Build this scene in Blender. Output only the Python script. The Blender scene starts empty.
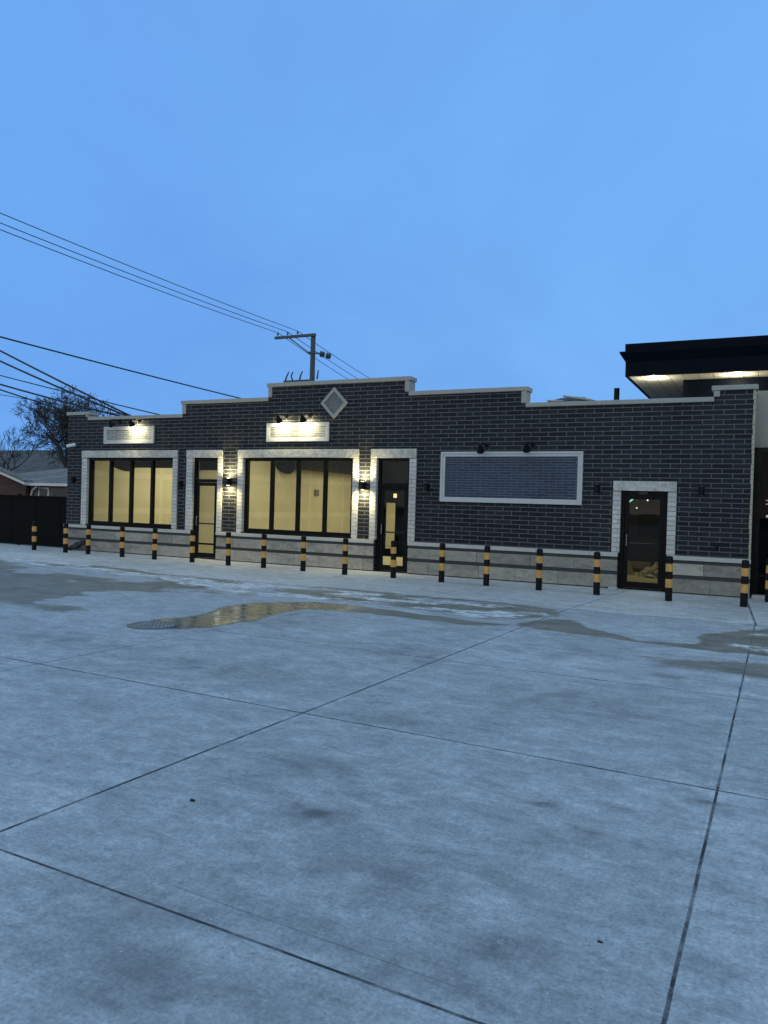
import bpy, math, random
import numpy as np
from mathutils import Vector, Matrix

random.seed(7)
sc = bpy.context.scene
COL = sc.collection
R = math.radians
Y0 = 17.57            # front face of the brick store, metres from the camera

# ------------------------------------------------------------------ mesh helpers
class MB:
    def __init__(s): s.v = []; s.f = []
    def quad(s, a, b, c, d):
        n = len(s.v); s.v += [a, b, c, d]; s.f.append((n, n+1, n+2, n+3))
    def box(s, x0, y0, z0, x1, y1, z1):
        n = len(s.v)
        s.v += [(x0,y0,z0),(x1,y0,z0),(x1,y1,z0),(x0,y1,z0),(x0,y0,z1),(x1,y0,z1),(x1,y1,z1),(x0,y1,z1)]
        s.f += [(n,n+3,n+2,n+1),(n+4,n+5,n+6,n+7),(n,n+1,n+5,n+4),(n+1,n+2,n+6,n+5),(n+2,n+3,n+7,n+6),(n+3,n,n+4,n+7)]
        return s
    def tube(s, pts, rad, k=8, cap=True):
        pts = [Vector(p) for p in pts]
        if not hasattr(rad, '__len__'): rad = [rad]*len(pts)
        base = len(s.v); up = None
        for i, p in enumerate(pts):
            t = (pts[min(i+1, len(pts)-1)]-pts[max(i-1, 0)])
            t = t.normalized() if t.length > 1e-9 else Vector((0,0,1))
            if up is None:
                up = Vector((0,0,1)) if abs(t.z) < .9 else Vector((1,0,0))
            a = (up - t*up.dot(t)).normalized(); b = t.cross(a); up = a
            for j in range(k):
                w = 2*math.pi*j/k
                s.v.append(tuple(p+(a*math.cos(w)+b*math.sin(w))*rad[i]))
        for i in range(len(pts)-1):
            for j in range(k):
                q = base+i*k; j2 = (j+1) % k
                s.f.append((q+j, q+j2, q+k+j2, q+k+j))
        if cap:
            s.f.append(tuple(base+j for j in reversed(range(k))))
            s.f.append(tuple(base+(len(pts)-1)*k+j for j in range(k)))
        return s
    def loft(s, rings, cap=True):
        base = len(s.v); k = len(rings[0])
        for r in rings: s.v += [tuple(p) for p in r]
        for i in range(len(rings)-1):
            for j in range(k):
                j2 = (j+1) % k; q = base+i*k
                s.f.append((q+j, q+j2, q+k+j2, q+k+j))
        if cap:
            s.f.append(tuple(base+j for j in reversed(range(k))))
            s.f.append(tuple(base+(len(rings)-1)*k+j for j in range(k)))
        return s
    def prism_xz(s, pts, y0, y1):
        return s.loft([[(x, y0, z) for x, z in pts], [(x, y1, z) for x, z in pts]])
    def prism_yz(s, pts, x0, x1):
        return s.loft([[(x0, y, z) for y, z in pts], [(x1, y, z) for y, z in pts]])
    def build(s, name, mat, parent=None, bevel=0, smooth=False):
        me = bpy.data.meshes.new(name); me.from_pydata([tuple(map(float, p)) for p in s.v], [], s.f); me.update()
        o = bpy.data.objects.new(name, me); COL.objects.link(o)
        if mat: me.materials.append(mat)
        import bmesh
        bm = bmesh.new(); bm.from_mesh(me); bmesh.ops.recalc_face_normals(bm, faces=bm.faces); bm.to_mesh(me); bm.free()
        if smooth:
            for p in me.polygons: p.use_smooth = True
        if parent:
            o.parent = parent
            o.matrix_parent_inverse = Matrix.Identity(4)
            pw = Vector((0,0,0)); q = parent
            while q: pw += q.location; q = q.parent
            me.transform(Matrix.Translation(-pw))
        if bevel:
            m = o.modifiers.new('bevel', 'BEVEL'); m.width = bevel; m.segments = 2; m.limit_method = 'ANGLE'
        return o

def tag(o, label, cat, group=None, kind=None):
    if label: o['label'] = label
    if cat: o['category'] = cat
    if group: o['group'] = group
    if kind: o['kind'] = kind
    return o
def thing(name, loc, label, cat, group=None):
    o = bpy.data.objects.new(name, None); COL.objects.link(o); o.location = loc; o.empty_display_size = .2
    return tag(o, label, cat, group)
def copy_tree(o, parent=None):
    c = o.copy(); COL.objects.link(c); c.parent = parent
    for ch in list(o.children): copy_tree(ch, c)
    return c
def cell_wall(mb, xs, zs, y0, y1, solid):
    """wall slab in the xz plane with openings: cells where solid(xm, zm) is true"""
    xs = sorted(set(round(x, 4) for x in xs)); zs = sorted(set(round(z, 4) for z in zs))
    S = [[solid((xs[i]+xs[i+1])/2, (zs[j]+zs[j+1])/2) for j in range(len(zs)-1)] for i in range(len(xs)-1)]
    g = lambda i, j: 0 <= i < len(xs)-1 and 0 <= j < len(zs)-1 and S[i][j]
    for i in range(len(xs)-1):
        for j in range(len(zs)-1):
            if not S[i][j]: continue
            a, b, c, d = xs[i], xs[i+1], zs[j], zs[j+1]
            mb.quad((a,y0,c),(b,y0,c),(b,y0,d),(a,y0,d)); mb.quad((a,y1,c),(a,y1,d),(b,y1,d),(b,y1,c))
            if not g(i-1,j): mb.quad((a,y0,c),(a,y0,d),(a,y1,d),(a,y1,c))
            if not g(i+1,j): mb.quad((b,y0,c),(b,y1,c),(b,y1,d),(b,y0,d))
            if not g(i,j-1): mb.quad((a,y0,c),(a,y1,c),(b,y1,c),(b,y0,c))
            if not g(i,j+1): mb.quad((a,y0,d),(b,y0,d),(b,y1,d),(a,y1,d))
    return mb

# ------------------------------------------------------------------ materials
class NT:
    def __init__(s, mat):
        s.t = mat.node_tree; s.n = s.t.nodes; s.l = s.t.links
    def new(s, typ, **kw):
        n = s.n.new(typ)
        for k, v in kw.items():
            if k.startswith('i_'):
                n.inputs[k[2:].replace('_', ' ')].default_value = v
            else: setattr(n, k, v)
        return n
    def put(s, sock, v):
        if isinstance(v, bpy.types.NodeSocket): s.l.new(v, sock)
        elif v is not None: sock.default_value = v
    def math(s, op, a, b=None, c=None, clamp=False):
        n = s.n.new('ShaderNodeMath'); n.operation = op; n.use_clamp = clamp
        for i, v in enumerate((a, b, c)):
            if v is not None: s.put(n.inputs[i], v)
        return n.outputs[0]
    def mix(s, fac, a, b, blend='MIX'):
        n = s.n.new('ShaderNodeMix'); n.data_type = 'RGBA'; n.blend_type = blend
        s.put(n.inputs['Factor'], fac)
        s.put(n.inputs[6], c4(a)); s.put(n.inputs[7], c4(b))
        return n.outputs[2]
    def fmix(s, fac, a, b):
        n = s.n.new('ShaderNodeMix'); n.data_type = 'FLOAT'
        s.put(n.inputs[0], fac); s.put(n.inputs[2], a); s.put(n.inputs[3], b)
        return n.outputs[0]
    def ramp(s, fac, a0, a1, b0=0., b1=1., smooth=True):
        n = s.n.new('ShaderNodeMapRange'); n.interpolation_type = 'SMOOTHSTEP' if smooth else 'LINEAR'
        s.put(n.inputs[0], fac)
        for i, v in enumerate((a0, a1, b0, b1)): s.put(n.inputs[i+1], v)
        return n.outputs[0]
    def noise(s, vec, scale, detail=4, rough=.6, dist=0., out=0):
        n = s.n.new('ShaderNodeTexNoise'); s.put(n.inputs['Vector'], vec)
        n.inputs['Scale'].default_value = scale; n.inputs['Detail'].default_value = detail
        n.inputs['Roughness'].default_value = rough; n.inputs['Distortion'].default_value = dist
        return n.outputs[out]
    def obj(s): return s.new('ShaderNodeTexCoord').outputs['Object']
    def world(s): return s.new('ShaderNodeNewGeometry').outputs['Position']
    def sep(s, v):
        n = s.n.new('ShaderNodeSeparateXYZ'); s.put(n.inputs[0], v); return n.outputs
    def comb(s, x, y, z):
        n = s.n.new('ShaderNodeCombineXYZ')
        for i, v in enumerate((x, y, z)): s.put(n.inputs[i], v)
        return n.outputs[0]
    def scale(s, v, xyz):
        n = s.n.new('ShaderNodeVectorMath'); n.operation = 'MULTIPLY'; s.put(n.inputs[0], v); n.inputs[1].default_value = xyz
        return n.outputs[0]
    def bump(s, h, strength=.3, dist=.01):
        n = s.n.new('ShaderNodeBump'); n.inputs['Strength'].default_value = strength; n.inputs['Distance'].default_value = dist
        s.put(n.inputs['Height'], h); return n.outputs[0]
def c4(c):
    return (*c, 1) if isinstance(c, tuple) and len(c) == 3 else c
def mat(name, col=(.5,.5,.5), rough=.6, metal=0., spec=.5):
    m = bpy.data.materials.new(name); m.use_nodes = True
    b = m.node_tree.nodes['Principled BSDF']
    b.inputs['Base Color'].default_value = c4(col); b.inputs['Roughness'].default_value = rough
    b.inputs['Metallic'].default_value = metal; b.inputs['Specular IOR Level'].default_value = spec
    return m, NT(m), b
def worn(name, col, rough=.5, metal=0., var=.25, scale=6., bump=.15, bd=.004, spec=.5):
    """plain paint, metal or stone with uneven colour, gloss and a slight relief"""
    m, t, b = mat(name, col, rough, metal, spec)
    w = t.world()
    n1 = t.noise(w, scale, 6, .65); n2 = t.noise(w, scale*9, 3, .6)
    k = t.math('ADD', t.math('MULTIPLY', n1, .65), t.math('MULTIPLY', n2, .35))
    f = t.ramp(k, .3, .7, 1-var, 1+var, False)
    t.put(b.inputs['Base Color'], t.mix(1., col, t.comb(f, f, f), 'MULTIPLY'))
    t.put(b.inputs['Roughness'], t.ramp(n1, .3, .7, max(.02, rough-.12), min(1, rough+.12)))
    if bump: t.put(b.inputs['Normal'], t.bump(n2, bump, bd))
    return m
def emit(name, col, strength):
    m = bpy.data.materials.new(name); m.use_nodes = True
    n = m.node_tree.nodes; n.clear()
    e = n.new('ShaderNodeEmission'); o = n.new('ShaderNodeOutputMaterial')
    e.inputs[0].default_value = c4(col); e.inputs[1].default_value = strength
    m.node_tree.links.new(e.outputs[0], o.inputs[0]); return m
def glass(name, tint=(.9,.93,.92), boost=1.):
    m = bpy.data.materials.new(name); m.use_nodes = True
    t = NT(m); t.n.clear()
    tr = t.new('ShaderNodeBsdfTransparent'); tr.inputs[0].default_value = c4(tint)
    gl = t.new('ShaderNodeBsdfGlossy'); gl.inputs['Roughness'].default_value = .01
    ge = t.new('ShaderNodeNewGeometry'); dt = t.new('ShaderNodeVectorMath'); dt.operation = 'DOT_PRODUCT'
    t.l.new(ge.outputs['Incoming'], dt.inputs[0]); t.l.new(ge.outputs['True Normal'], dt.inputs[1])
    fr = t.math('POWER', t.math('SUBTRACT', 1., t.math('ABSOLUTE', dt.outputs['Value']), clamp=True), 5.)
    fr = t.math('MULTIPLY_ADD', fr, .96, .04)
    w = t.world(); bn = t.bump(t.noise(w, 1.3, 1, .4), .08, .02)
    t.put(gl.inputs['Normal'], bn)
    mx = t.new('ShaderNodeMixShader'); t.put(mx.inputs[0], t.math('MULTIPLY', fr, boost, clamp=True))
    t.l.new(tr.outputs[0], mx.inputs[1]); t.l.new(gl.outputs[0], mx.inputs[2])
    o = t.new('ShaderNodeOutputMaterial'); t.l.new(mx.outputs[0], o.inputs[0])
    return m
def brick(name, c1, c2, mortar, bw, rh, ms, rough=.55, bump=.5, tint=None, var=.3, spec=.5, streak=0.):
    m, t, b = mat(name, c1, rough, 0., spec)
    x, y, z = t.sep(t.world())
    w = t.world()
    v = t.comb(t.math('ADD', x, y), z, 0.)
    n = t.new('ShaderNodeTexBrick'); t.put(n.inputs['Vector'], v)
    n.offset = .5; n.offset_frequency = 2; n.squash = 1
    for k, val in (('Scale', 1.), ('Mortar Size', ms), ('Mortar Smooth', .15), ('Bias', 0.), ('Brick Width', bw), ('Row Height', rh)):
        n.inputs[k].default_value = val
    n.inputs['Color1'].default_value = c4(c1); n.inputs['Color2'].default_value = c4(c2); n.inputs['Mortar'].default_value = c4(mortar)
    big = t.noise(w, .45, 5, .6); fine = t.noise(w, 38, 4, .7)
    f = t.math('MULTIPLY', t.ramp(big, .3, .7, 1-var*.6, 1+var*.6, False), t.ramp(fine, .3, .7, 1-var, 1+var, False))
    c = t.mix(1., n.outputs['Color'], t.comb(f, f, f), 'MULTIPLY')
    # pale bloom and splashes left on the brick by the masons
    sp = t.ramp(t.noise(w, 2.3, 9, .78), .66, .78, 0., .35)
    c = t.mix(sp, c, mortar)
    if streak:   # lime washed down from the coping joints
        st = t.noise(t.scale(w, (3.2, 3.2, .35)), 1.6, 7, .7); lo = t.noise(t.scale(w, (1., 1., .4)), .8, 3, .5)
        c = t.mix(t.math('MULTIPLY', t.ramp(st, .56, .74), t.ramp(lo, .45, .65, 0., streak)), c, (.09,.09,.09))
    if tint:
        c = t.mix(t.ramp(x, tint[0], tint[1], 1., 0.), c, t.mix(1., c, tint[2], 'MULTIPLY'))
    t.put(b.inputs['Base Color'], c)
    t.put(b.inputs['Roughness'], t.math('ADD', t.math('MULTIPLY', n.outputs['Fac'], .3), t.ramp(fine, .3, .7, rough-.1, rough+.15)))
    h = t.math('SUBTRACT', t.math('MULTIPLY', fine, .25), n.outputs['Fac'])
    t.put(b.inputs['Normal'], t.bump(h, bump, .008))
    return m

M = {}
M['brick'] = brick('charcoal_brick', (.009,.0112,.0175), (.021,.0235,.031), (.135,.135,.135), .4064, .1016, .0085, .6, .5, spec=.2, streak=.5)
M['panel_brick'] = brick('thin_glazed_brick', (.017,.030,.060), (.036,.055,.095), (.13,.16,.20), .30, .062, .0055, .35, .4, spec=.35)
M['panel_lit'] = brick('thin_brick_lit', (.16,.17,.17), (.26,.26,.26), (.5,.5,.48), .30, .062, .007, .5, .4)  # same thin brick coloured paler, as lit by the sign floods
M['jamb'] = brick('pale_stone_quoin', (.50,.49,.47), (.62,.60,.57), (.22,.22,.22), .62, .1016, .006, .75, .8, var=.22)
def rockface(name, col, s=9., strength=.9):
    m, t, b = mat(name, col, .85)
    w = t.world()
    n1 = t.noise(w, s, 6, .6, .4); n2 = t.noise(w, s*5, 3, .6); n3 = t.noise(w, 1.1, 3, .5)
    f = t.math('MULTIPLY', t.ramp(n1, .3, .7, .72, 1.2, False), t.ramp(n3, .3, .7, .85, 1.12, False))
    t.put(b.inputs['Base Color'], t.mix(1., col, t.comb(f, f, t.math('MULTIPLY', f, .98)), 'MULTIPLY'))
    t.put(b.inputs['Normal'], t.bump(t.math('ADD', n1, t.math('MULTIPLY', n2, .35)), strength, .05))
    return m
M['lintel'] = rockface('rock_faced_stone', (.55,.54,.51))
M['cap'] = worn('cast_stone', (.36,.355,.33), .85, var=.16, scale=2.2)
M['sill'] = worn('pale_sill_stone', (.50,.49,.46), .85, var=.15, scale=3)
M['trim'] = worn('white_moulding', (.52,.53,.53), .6, var=.08, scale=3)
M['band'] = worn('dark_band_stone', (.045,.048,.052), .8, var=.3)
def blockmat():
    m, t, b = mat('split_face_block', (.4,.38,.35), .9)
    w = t.world()
    oi = t.new('ShaderNodeAttribute'); oi.attribute_name = 'tone'
    n1 = t.noise(t.scale(w, (1., 1., 2.2)), 2.4, 7, .65, .8); n2 = t.noise(w, 26, 4, .65)
    base = t.mix(oi.outputs['Fac'], (.27,.25,.22), (.43,.395,.34))
    f = t.math('MULTIPLY', t.ramp(n1, .28, .72, .62, 1.25, False), t.ramp(n2, .3, .7, .85, 1.15, False))
    c = t.mix(1., base, t.comb(f, f, f), 'MULTIPLY')
    t.put(b.inputs['Base Color'], c)
    t.put(b.inputs['Normal'], t.bump(t.math('ADD', n1, t.math('MULTIPLY', n2, .4)), .6, .03))
    return m
M['block'] = blockmat()
M['frame'] = worn('black_aluminium', (.003,.003,.004), .4, var=.2, scale=4, bump=.03, spec=.15)
M['black'] = worn('black_powder_coat', (.004,.004,.005), .45, var=.25, bump=.05, spec=.2)
M['glass'] = glass('clear_glass', boost=.4)
M['glass_dark'] = glass('tinted_glass', (.45,.47,.47), .2)
M['cream'] = worn('cream_plaster', (.70,.66,.50), .9, var=.06, scale=1.2, bump=.05)
def cream():
    m, t, b = mat('cream_plaster', (.70,.66,.50), .9)
    x, y, z = t.sep(t.world()); n = t.noise(t.world(), .9, 5, .6)
    u = t.math('ADD', x, y)
    def pale_band(v, period, off, wd):
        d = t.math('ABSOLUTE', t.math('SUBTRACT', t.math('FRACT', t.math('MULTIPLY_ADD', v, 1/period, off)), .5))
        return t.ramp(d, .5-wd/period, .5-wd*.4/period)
    k = t.math('MAXIMUM', pale_band(z, 1.22, 0., .13), pale_band(u, 2.44, .2, .10))  # pale bands like board seams, standing in for bands reflected in the glass
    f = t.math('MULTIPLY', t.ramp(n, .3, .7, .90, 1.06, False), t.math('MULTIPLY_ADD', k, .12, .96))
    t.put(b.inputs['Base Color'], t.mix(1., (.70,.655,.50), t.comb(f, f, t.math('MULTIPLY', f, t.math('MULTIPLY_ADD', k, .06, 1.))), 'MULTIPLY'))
    return m
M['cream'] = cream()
M['ceiling'] = worn('black_ceiling', (.004,.004,.004), .9, spec=.1)
M['duct'] = worn('black_duct', (.0035,.0035,.0035), .6, spec=.1)
M['tan_floor'] = worn('tan_floor', (.42,.37,.24), .6, var=.2)
M['dim_wall'] = worn('olive_wall', (.055,.048,.03), .9, var=.2)
M['roofing'] = worn('grey_roofing', (.18,.18,.18), .9)
M['navy'] = worn('navy_metal_fascia', (.002,.0045,.011), .55, var=.2, scale=1.5, bump=.03, spec=.06)
M['soffit'] = None
M['beige'] = worn('beige_stucco', (.36,.35,.30), .9, var=.1, scale=2)
M['concrete_small'] = worn('cast_concrete', (.42,.42,.41), .9)
M['wood'] = worn('weathered_pole_wood', (.10,.10,.095), .9, var=.35, scale=9)
M['wire'] = worn('black_cable', (.012,.013,.016), .6)
M['porcelain'] = worn('grey_insulator', (.09,.09,.10), .3)
M['bark'] = worn('bare_bark', (.040,.036,.034), .95, var=.4, scale=8)
M['amber'] = worn('amber_reflective_tape', (.60,.32,.085), .4, var=.35, scale=14, bump=.1)
M['white_plastic'] = worn('white_plastic', (.7,.7,.68), .4, var=.06)
M['lamp_on'] = emit('lamp_glow', (1.,.86,.52), 14.)
M['lamp_small'] = emit('small_lamp_glow', (1.,.78,.36), 1.3)
M['glow_white'] = emit('white_glow', (1.,.97,.9), 1.6)
M['glow_green'] = emit('green_glow', (.35,1.,.75), .9)

def soffit_mat():
    m, t, b = mat('soffit_boards', (.62,.60,.54), .55)
    x, y, z = t.sep(t.world())
    g = t.math('ABSOLUTE', t.math('SUBTRACT', t.math('FRACT', t.math('MULTIPLY', x, 1/.3)), .5))
    l = t.ramp(g, .46, .49)
    t.put(b.inputs['Base Color'], t.mix(l, (.62,.60,.54), (.2,.19,.17)))
    t.put(b.inputs['Normal'], t.bump(t.math('SUBTRACT', 1., l), .4, .01))
    return m
M['soffit'] = soffit_mat()
def fence_mat():
    m, t, b = mat('black_corrugated_metal', (.008,.008,.009), .6, 0., .1)
    f = t.ramp(t.noise(t.world(), 1.5, 5, .6), .3, .7, .6, 1.5)
    t.put(b.inputs['Base Color'], t.mix(1., (.0012,.0012,.0016), t.comb(f, f, f), 'MULTIPLY'))
    return m
M['fence'] = fence_mat()
def shingle(name, col):
    m, t, b = mat(name, col, .9)
    x, y, z = t.sep(t.world())
    n = t.new('ShaderNodeTexBrick'); t.put(n.inputs['Vector'], t.comb(x, t.math('ADD', y, t.math('MULTIPLY', z, 2.)), 0.))
    for k, v in (('Scale', 1.), ('Mortar Size', .01), ('Brick Width', .35), ('Row Height', .16)): n.inputs[k].default_value = v
    n.inputs['Color1'].default_value = c4(tuple(c*.8 for c in col)); n.inputs['Color2'].default_value = c4(tuple(c*1.2 for c in col)); n.inputs['Mortar'].default_value = c4(tuple(c*.5 for c in col))
    f = t.ramp(t.noise(t.world(), .8, 6, .65), .3, .7, .7, 1.3)
    t.put(b.inputs['Base Color'], t.mix(1., n.outputs['Color'], t.comb(f, f, f), 'MULTIPLY'))
    return m
M['shingle'] = shingle('grey_shingle', (.20,.18,.16))
M['slate'] = shingle('slate_shingle', (.085,.085,.085))
M['red_brick'] = brick('red_brick', (.07,.024,.018), (.10,.036,.026), (.12,.10,.09), .22, .075, .008, .8, .3)
M['siding'] = worn('tan_siding', (.17,.135,.11), .8)
M['brown'] = worn('brown_window_frame', (.22,.12,.09), .6)

# ------------------------------------------------------------------ the concrete lot
def vnoise(x, y, f, seed):
    rs = np.random.RandomState(seed); G = rs.rand(256, 256)
    x = x*f+37.3; y = y*f+11.7
    xi = np.floor(x).astype(int); yi = np.floor(y).astype(int); u = x-xi; v = y-yi
    u = u*u*(3-2*u); v = v*v*(3-2*v)
    g = lambda a, b: G[a % 256, b % 256]
    return (g(xi,yi)*(1-u)+g(xi+1,yi)*u)*(1-v)+(g(xi,yi+1)*(1-u)+g(xi+1,yi+1)*u)*v
def fbm(x, y, f, seed, o=5, gain=.55):
    s = 0; a = 1; t = 0
    for i in range(o):
        s = s+a*vnoise(x, y, f*2**i, seed+i); t += a; a *= gain
    return s/t
def poly_sd(x, y, P):
    """signed distance to polygon, positive inside"""
    d = np.full(x.shape, 1e9); ins = np.zeros(x.shape, bool); n = len(P)
    for i in range(n):
        ax, ay = P[i]; bx, by = P[(i+1) % n]
        ex, ey = bx-ax, by-ay
        t = np.clip(((x-ax)*ex+(y-ay)*ey)/(ex*ex+ey*ey+1e-12), 0, 1)
        d = np.minimum(d, np.hypot(x-ax-t*ex, y-ay-t*ey))
        c = ((ay > y) != (by > y)) & (x < ex*(y-ay)/(ey if abs(ey) > 1e-9 else 1e-9)+ax)
        ins ^= c
    return np.where(ins, d, -d)
W1 = [(-16.5,11.3),(-17.2,13.0),(-15.74,12.91),(-13.77,12.34),(-12.23,12.56),(-10.37,12.6),(-8.84,11.45),(-9.03,10.72),(-9.43,9.7),(-9.13,8.53),(-9.31,8.19),(-10.03,8.32),(-10.88,8.38),(-11.64,8.41),(-15.03,10.85)]
W2 = [(-7.6,7.81),(-7.06,7.95),(-6.7,8.41),(-6.62,9.07),(-6.61,9.81),(-6.58,10.72),(-6.1,10.86),(-5.53,10.83),(-4.39,10.8),(-3.83,10.74),(-3.22,11.15),(-3.98,11.16),(-4.68,11.27),(-5.51,11.4),(-6.22,11.54),(-6.94,11.54),(-7.8,10.85),(-7.89,10.23),(-7.72,9.69),(-7.57,8.89),(-7.71,8.2)]
W3 = [(-3.3,11.2),(-2.88,12.13),(-2.64,12.15),(-2.38,11.84),(-2.27,11.46),(-1.86,11.2),(-1.48,10.82),(-.75,10.97),(-.9,11.91),(-.56,12.28),(-.39,12.7),(.03,13.15),(1.5,13.5),(1.5,10.6),(-.17,10.61),(-.59,10.53),(-1.12,10.6),(-1.71,10.74),(-2.19,10.83),(-2.57,10.83),(-2.87,10.9)]
W4 = [(-1.32,9.68),(-1.02,9.73),(-.33,10.03),(.04,10.07),(1.3,10.1),(1.3,8.9),(.04,9.06),(-.3,9.16),(-.73,9.21),(-1.06,9.33)]
GU = [(-8.62,13.6),(-8.21,13.68),(-6.14,13.62),(-5.22,13.58),(-4.25,13.6),(-3.28,13.29),(-2.95,12.5),(-3.25,12.3),(-4.11,13.3),(-5.05,13.33),(-5.94,13.35),(-7.93,13.38),(-8.32,13.3)]
S1 = [(-20.5,14.4),(-18.44,14.3),(-15.69,14.3),(-13.38,13.8),(-11.01,13.42),(-9.46,13.43),(-7.94,13.49),(-6.24,13.4),(-5.11,13.36),(-3.26,13.0),(-2.94,12.39),(-3.33,11.47),(-4.1,11.39),(-5.09,11.73),(-5.95,11.95),(-6.76,11.95),(-8.,11.4),(-9.31,11.7),(-12.38,12.72),(-14.86,13.02),(-16.88,12.98),(-18.6,13.0),(-20.5,13.3)]
S2 = [(-.43,12.46),(.03,13.12),(1.3,13.3),(1.2,12.0),(.03,12.17)]
S3 = [(-.62,11.1),(-.3,11.5),(.3,11.3),(.5,10.8),(0,10.75)]
def ss(a, e0, e1):
    t = np.clip((a-e0)/(e1-e0), 0, 1); return t*t*(3-2*t)
def seg_d(x, y, x0, y0, m, vertical):
    return np.abs(x-(x0+m*(y-5))) if vertical else np.abs(y-(y0+m*x))

xs = np.concatenate([[-90,-60,-40,-30], np.arange(-24, -10, .09), np.arange(-10, -3.6, .06), np.arange(-3.6, 2.5, .04), [3,5,8,14,25,50]])
ys = np.concatenate([[-60,-20,-5,0], np.arange(1.2, 6, .045), np.arange(6, 14.6, .05), np.arange(14.6, Y0+.4, .15)])
GX, GY = np.meshgrid(xs, ys, indexing='ij')
nx, ny = GX.shape
wx = GX+(fbm(GX, GY, 1.3, 3)-.5)*.7; wy = GY+(fbm(GX, GY, 1.3, 23)-.5)*.38
wet = np.zeros(GX.shape)
for P, e, k in ((W1,.28,.84),(W2,.05,1.),(W3,.07,.84),(W4,.2,.78),(GU,.06,.7)):
    wet = np.maximum(wet, ss(poly_sd(GX*.45+wx*.55, GY*.45+wy*.55, P)+(fbm(GX, GY, 4, 61)-.5)*.14, -e, e)*k)
wet = wet*(1-.14*ss(GX, -6.5, -5.6))
hole = ss(fbm(GX*.5, GY, .9, 77), .50, .62)*(GX < -8.2)
wet = wet*(1-.75*hole)
snow = np.zeros(GX.shape)
for P in (S1, S2, S3):
    snow = np.maximum(snow, ss(poly_sd(wx, wy, P)+(fbm(GX*.7, GY*1.2, 3.5, 41)-.5)*.5, -.06, .22))
snow = snow*ss(fbm(GX*.6, GY*1.6, 2.2, 91), .36, .56)
wet = np.maximum(wet, .75*ss(poly_sd(wx, wy, S1), -.1, .15)*ss(fbm(GX*.5, GY*1.3, 1.6, 19), .40, .56))
# older stains on the slabs: soft dark tyre and water marks, each at its own spot
stain = np.zeros(GX.shape)
rs = np.random.RandomState(5)
for x, y, rx, ry, k in [(-.27,5.06,.09,.045,1.3),(-.2,4.95,.05,.1,.8),(-1.12,4.52,.09,.05,.8),(-1.27,4.2,.10,.07,.55),(-2.2,3.75,.20,.12,.55),(-.85,2.95,.22,.12,.45),(-1.2,2.65,.3,.12,.4),(-2.6,4.4,.5,.25,.25),(-1.6,3.3,.5,.3,.25),
                        (-4.9,6.4,.8,.35,.3),(-3.9,8.2,.9,.4,.25),(-1.6,7.,.8,.5,.25),(-2.,9.6,.8,.3,.25),(-7.5,6.6,1.2,.4,.25),(-2.5,2.5,.5,.2,.35),(-1.9,2.15,.5,.2,.3)]+[(-10*rs.rand(), 2+9*rs.rand(), .2+.7*rs.rand(), .12+.3*rs.rand(), .1+.18*rs.rand()) for i in range(30)]:
    q = ((GX+(wx-GX)*min(1., rx)*.8-x)/rx)**2+((GY+(wy-GY)*min(1., ry)*.8-y)/ry)**2
    stain = np.maximum(stain, k*np.exp(-q)*(.5+1.*ss(fbm(GX, GY, 5, 131), .35, .65)))
zz = np.zeros(GX.shape)
me = bpy.data.meshes.new('parking_lot')
nv = nx*ny; me.vertices.add(nv)
me.vertices.foreach_set('co', np.stack([GX, GY, zz], -1).reshape(-1).astype(np.float32))
idx = np.arange(nv).reshape(nx, ny)
Q = np.stack([idx[:-1,:-1], idx[1:,:-1], idx[1:,1:], idx[:-1,1:]], -1).reshape(-1, 4)
nf = len(Q); me.loops.add(nf*4); me.polygons.add(nf)
me.loops.foreach_set('vertex_index', Q.reshape(-1).astype(np.int32))
me.polygons.foreach_set('loop_start', np.arange(0, nf*4, 4, dtype=np.int32))
me.update(calc_edges=True); me.validate()
for nm, A in (('wet', wet), ('snow', snow), ('stain', stain)):
    a = me.attributes.new(nm, 'FLOAT', 'POINT'); a.data.foreach_set('value', A.reshape(-1).astype(np.float32))
lot = bpy.data.objects.new('parking_lot', me); COL.objects.link(lot); lot['kind'] = 'structure'

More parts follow.
